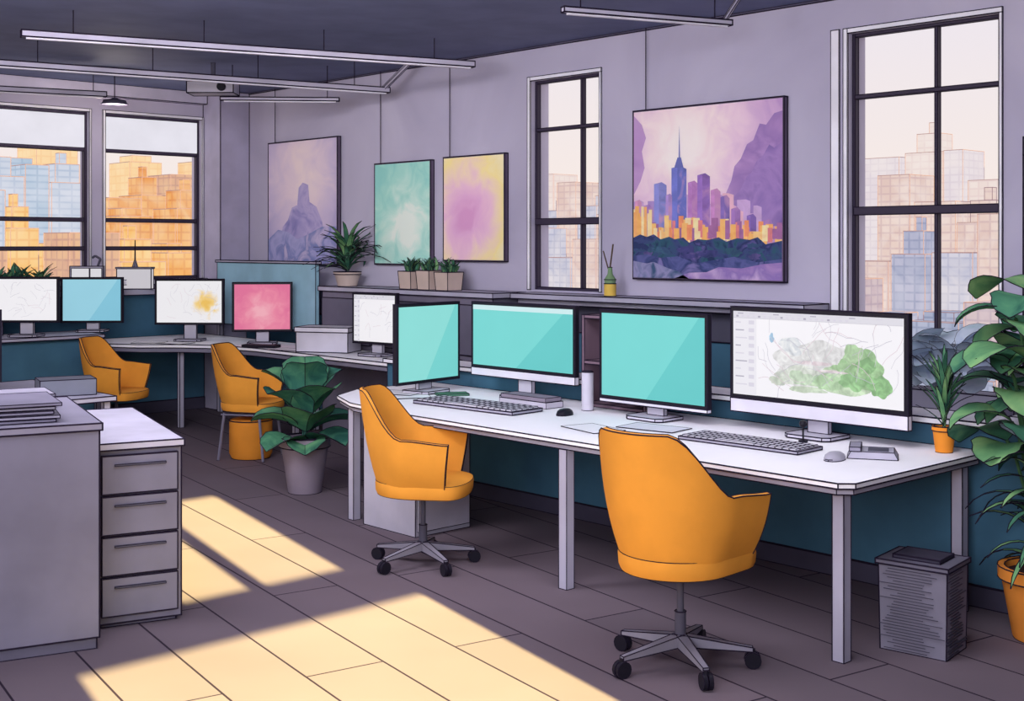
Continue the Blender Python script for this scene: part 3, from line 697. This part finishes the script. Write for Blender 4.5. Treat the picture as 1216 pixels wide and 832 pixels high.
# ---------------------------------------------------------------- paintings
def painting(y0, y1, z0, z1, paint, label, x=6.955):
    w = y1-y0; h = z1-z0
    t = thing("wall_painting", label, "painting", (x, (y0+y1)/2, z0), RX)
    MB(mat((96, 84, 104))).box(-w/2, w/2, .0, .04, 0, h).build("canvas", t, ink=.005)
    s = MB(); s.ink = False
    paint(s, w-.02, h-.02); o = s.build("artwork", t, ink=0, smooth=False); o.location = (-w/2+.01, 0, .01)
    MB(INK).cyl((-w*.42, .02, h), (-w*.42, .02, ZC-z0), .004, n=5).build("hanging_wire", t, ink=0)
    return t
def pl(s, pts, w, h, lay, m): s.poly([(min(w, max(0, a*w)), min(h, max(0, c*h))) for a, c in pts], -.002-.0006*lay, m)
def lt(c, f): return tuple(min(255, int(v*f)) for v in c)
def art_city(s, w, h):
    pl(s, rect(0, 1, 0, 1), w, h, 0, wash([(255, 244, 238), (252, 230, 230), (240, 208, 226), (218, 182, 216), (196, 158, 206)], 4, radial=(.34*w, .76*h, .75*w, .75*h), amt=.34))
    pl(s, [(1, .93), (.95, .92), (.90, .86), (.86, .87), (.82, .78), (.78, .76), (.74, .68), (.70, .64), (.68, .56), (.64, .48), (.60, .4), (.60, .3), (1, .3)], w, h, 2, wash([(206, 168, 212), (176, 140, 194), (158, 126, 184), (190, 152, 204)], 3, distort=.6, detail=4))
    pl(s, [(1, .76), (.95, .73), (.92, .75), (.88, .69), (.84, .66), (.81, .60), (.78, .58), (.74, .51), (.7, .47), (.66, .40), (.62, .3), (1, .3)], w, h, 3, wash([(122, 100, 162), (148, 120, 182), (168, 136, 194), (130, 106, 168)], 3.4, distort=.6, detail=4))
    pl(s, [(0, .98), (.06, .92), (.09, .84), (.06, .76), (.08, .66), (.05, .58), (0, .5)], w, h, 2, wash([(180, 142, 196), (204, 166, 212)], 3))
    rd = random.Random(12)
    for i in range(26):
        a = (i*.618) % 1*.84; ww = rd.uniform(.04, .075); z1 = .36+rd.uniform(0, .15); col = rd.choice([(196, 160, 200), (208, 164, 192), (168, 140, 192), (222, 176, 190), (196, 164, 204)])
        pl(s, [(a, .25), (a+ww, .25), (a+ww, z1-.01), (a+ww*.5, z1), (a, z1)], w, h, 3.4+i*.02, wash([col, lt(col, 1.12)], 8))
    T = [(.15, .24, .57, (126, 128, 184)), (.275, .38, .66, (104, 110, 176)), (.39, .46, .57, (166, 116, 170)), (.455, .54, .61, (138, 104, 168)),
         (.545, .61, .52, (176, 124, 170)), (.61, .67, .48, (124, 102, 162)), (.235, .28, .50, (160, 132, 184)), (.07, .14, .44, (150, 116, 172)), (.68, .74, .41, (150, 112, 168)), (.78, .84, .37, (124, 98, 160)), (.01, .06, .47, (190, 134, 166)), (.89, .94, .34, (156, 118, 170))]
    for i, (a, c, z1, col) in enumerate(T):
        pl(s, [(a, .25), (c, .25), (c, z1-.02), ((a+c)/2+.01, z1), (a, z1-.01)], w, h, 4+i*.15, wash([lt(col, .94), lt(col, 1.12), (206, 156, 188)], 6))
        pl(s, [(a, .25), (a+(c-a)*.4, .25), (a+(c-a)*.4, z1-.01), (a, z1-.01)], w, h, 4.06+i*.15, wash([lt(col, 1.25), lt(col, 1.1)], 10))
    pl(s, [(.295, .65), (.36, .65), (.342, .71), (.318, .71)], w, h, 6.4, mat((108, 114, 178))); pl(s, [(.326, .71), (.336, .71), (.331, .90)], w, h, 6.4, mat((108, 114, 178)))
    for i in range(90):
        a = (i*.618) % 1; ww = rd.uniform(.018, .045); t = .26+rd.uniform(0, .12)*(1.1-a*.6); t0 = rd.uniform(.19, .25)
        if a < .12: t += .08
        col = rd.choice([(244, 172, 108), (248, 196, 130), (236, 146, 104), (214, 128, 130), (248, 214, 160), (160, 108, 152), (250, 184, 112), (246, 178, 104)])
        pl(s, rect(a, a+ww, t0, t), w, h, 6.5+i*.025, wash([col, lt(col, 1.12)], 14))
    pl(s, [(0, .24), (.05, .26), (.1, .245), (.15, .26), (.2, .23), (.26, .245), (.3, .23), (.36, .24), (.4, .21), (.46, .23), (.52, .225), (.6, .24), (.65, .215), (.72, .235), (.8, .225), (.85, .24), (.9, .20), (1, .22), (1, 0), (0, 0)], w, h, 9, wash([(44, 58, 92), (54, 92, 110), (66, 76, 122), (48, 58, 98), (96, 90, 146)], 8))
    for i in range(16):
        pl(s, blob(rd.random(), rd.uniform(.13, .21), rd.uniform(.03, .07), rd.uniform(.012, .025), 10, .4, i), w, h, 9.3+i*.02, wash([rd.choice([(60, 104, 112), (84, 78, 136), (44, 60, 98), (110, 96, 150), (70, 106, 130)]), (54, 62, 104)], 12))
    pl(s, [(0, .13), (.1, .14), (.2, .12), (.32, .13), (.45, .09), (.57, .11), (.7, .13), (.85, .10), (1, .12), (1, .0), (.0, .0)], w, h, 10, wash([(70, 82, 128), (94, 98, 152), (56, 68, 114), (126, 118, 172)], 6))
    pl(s, [(.3, .0), (.4, .035), (.52, .04), (.6, .07), (.75, .065), (.88, .09), (1, .10), (1, .0)], w, h, 11, wash([(178, 144, 194), (146, 120, 182), (204, 176, 212)], 5))
    pl(s, [(0, .10), (.1, .085), (.15, .095), (.25, .06), (.33, .04), (.4, .0), (0, 0)], w, h, 11, wash([(90, 112, 142), (150, 146, 186), (66, 90, 122)], 8))
painting(4.81, 6.12, 1.45, 2.67, art_city, "large square city skyline painting in purple and orange washes")
def art_tower(s, w, h):
    pl(s, rect(0, 1, 0, 1), w, h, 0, wash([(244, 224, 226), (232, 212, 226), (210, 194, 222), (190, 178, 214)], 3, radial=(.5*w, .75*h, .8*w, .7*h), amt=.45))
    pl(s, [(.14, 0), (.22, .3), (.30, .36), (.36, .46), (.44, .48), (.46, .62), (.52, .66), (.60, .64), (.62, .50), (.72, .46), (.8, .34), (.9, 0)], w, h, 2, wash([(136, 132, 190), (166, 156, 206), (190, 176, 216), (148, 142, 198)], 5))
    pl(s, [(0, .2), (.15, .28), (.3, .26), (.45, .2), (.6, .24), (.8, .3), (1, .3), (1, 0), (0, 0)], w, h, 3, wash([(150, 152, 202), (176, 172, 216), (130, 138, 192), (200, 186, 218)], 5))
painting(9.82, 11.02, 1.5, 2.72, art_tower, "tall lilac painting with soft purple tower shapes")
def art_teal(s, w, h):
    pl(s, rect(0, 1, 0, 1), w, h, 0, wash([(236, 248, 236), (204, 240, 226), (172, 228, 214), (152, 218, 208)], 5, radial=(.6*w, .35*h, .9*w, .8*h), amt=.7))
painting(8.44, 9.24, 1.52, 2.43, art_teal, "turquoise watercolour painting hung on a thin wire")
def art_pink(s, w, h):
    pl(s, rect(0, 1, 0, 1), w, h, 0, wash([(220, 160, 204), (230, 178, 214), (240, 196, 216), (248, 220, 196), (252, 232, 160), (252, 238, 190)], 4, radial=(.38*w, .42*h, .82*w, .85*h), amt=.3))
painting(7.5, 8.27, 1.56, 2.44, art_pink, "cream and pink abstract watercolour painting")

# ---------------------------------------------------------------- ceiling fixtures
def bar(p0, p1, label, r=.03, hang=2, m=None, end=None):
    p0 = Vector(p0); p1 = Vector(p1); d = p1-p0
    t = thing("light_rail", label, "ceiling light", p0, math.atan2(d.y, d.x), "suspended light rails")
    Ln = d.length; MB(m or mat((184, 178, 196))).box(0, Ln, -r, r, -r, r*.4).build("rail", t, ink=.005)
    MB(mat((224, 220, 232))).box(.03, Ln-.03, -r*.6, r*.6, -r-.014, -r-.001).build("diffuser", t, ink=0)
    for i in range(hang):
        x = Ln*(.1+.8*i/max(1, hang-1)); MB(INK).cyl((x, 0, r*.4), (x, 0, ZC-p0.z), .004, n=5).build("hanging_wire", t, ink=0)
    if end: MB(mat((176, 170, 188))).cyl((Ln-.05, 0, 0), (Ln-.05+end[0], end[1], end[2]), r*.7, n=6).build("bracket", t, ink=.003)
    return t
bar((3.34, 8.29, 3.1), (6.47, 7.33, 3.1), "long grey suspended light rail under the dark ceiling", hang=4)
bar((3.55, 9.35, 3.04), (6.70, 8.70, 3.04), "long grey suspended light rail under the dark ceiling", hang=4, end=(.12, -.25, .2))
bar((4.0, 10.95, 3.04), (5.05, 10.65, 3.04), "short grey suspended light rail")
bar((5.35, 5.26, 3.1), (6.45, 4.86, 3.1), "short grey suspended light rail near the wall", r=.022, end=(.12, .0, .17))
bar((5.7, 9.8, 2.98), (6.5, 9.15, 2.98), "slim grey suspended arm with a round end", r=.02)
t = thing("ceiling_projector", "white ceiling projector box on a short mount", "projector", (5.6, 9.75, 3.0), CAMR)
MB(mat((200, 196, 210))).box(-.2, .2, -.12, .12, 0, .1).build("body", t, ink=.005)
MB(DGREY).cyl((0, 0, .1), (0, 0, .27), .02).build("mount", t, ink=.003)
MB(BLACK).cyl((.1, -.12, .05), (.1, -.15, .05), .035).build("lens", t, ink=.002)
for p in ((5.25, 10.9, 2.98),):
    t = thing("pendant_lamp", "small flat disc pendant lamp on a thin cord", "lamp", p)
    MB(DGREY).lathe([(.12, 0), (.10, .03), (.03, .05), (.01, .06)], 18).build("lamp_shade", t, ink=.004)
    MB(INK).cyl((0, 0, .06), (0, 0, ZC-p[2]), .005, n=5).build("cord", t, ink=0)

# ---------------------------------------------------------------- lights
sd = bpy.data.lights.new("sun", 'SUN'); so = bpy.data.objects.new("sun", sd); scene.collection.objects.link(so)
e = R(16.4); d = Vector((.225*math.cos(e), .974*math.cos(e), -math.sin(e)))
so.rotation_euler = d.to_track_quat('-Z', 'Y').to_euler(); sd.energy = 70; sd.color = (1, .86, .32); sd.angle = R(.3)
def area(loc, size, power, color, target):  # added fill lights outside the view, raising the room's ambient level
    a = bpy.data.lights.new("fill_light", 'AREA'); a.size = size; a.energy = power; a.color = color
    o = bpy.data.objects.new("fill_light", a); scene.collection.objects.link(o); o.location = loc
    o.rotation_euler = (Vector(target)-Vector(loc)).to_track_quat('-Z', 'Y').to_euler()
area((-1, 1.0, 2.9), 3.0, 340, (.89, .89, 1), (5, 7, .8))
area((3.6, 3.4, 3.2), 2.4, 115, (.92, .91, 1), (4.6, 4.6, 0))
area((2.2, 6.0, 3.2), 2.0, 180, (.93, .91, 1), (5.5, 9, .5))
pt = bpy.data.lights.new("warm_fill", 'POINT'); pt.energy = 14; pt.color = (1, .86, .76); pt.shadow_soft_size = .05  # added warm fill for the glow by the back windows, below the pendant
po = bpy.data.objects.new("warm_fill", pt); scene.collection.objects.link(po); po.location = (5.25, 10.9, 2.9)
sl = bpy.data.lights.new("wall_fill_spot", 'SPOT'); sl.energy = 280; sl.color = (1, .95, .95); sl.spot_size = R(26); sl.spot_blend = .8; sl.shadow_soft_size = .1  # added unseen spot that brightens the wall around the paintings
so2 = bpy.data.objects.new("wall_fill_spot", sl); scene.collection.objects.link(so2); so2.location = (2.0, 4.5, 3.1)
so2.rotation_euler = (Vector((7, 8.9, 2.2))-Vector((2.0, 4.5, 3.1))).to_track_quat('-Z', 'Y').to_euler()
w = bpy.data.worlds.new("world"); scene.world = w; w.use_nodes = True; nt = w.node_tree
bg = nt.nodes["Background"]; tc = nt.nodes.new("ShaderNodeTexCoord"); sp = nt.nodes.new("ShaderNodeSeparateXYZ")
cr = nt.nodes.new("ShaderNodeValToRGB"); nt.links.new(tc.outputs["Generated"], sp.inputs[0]); nt.links.new(sp.outputs[2], cr.inputs["Fac"])
cr.color_ramp.elements[0].position = 0; cr.color_ramp.elements[0].color = (*lin((250, 236, 226)), 1)
cr.color_ramp.elements[1].position = .2; cr.color_ramp.elements[1].color = (*lin((236, 230, 240)), 1)
nt.links.new(cr.outputs["Color"], bg.inputs["Color"]); bg.inputs["Strength"].default_value = 1.0
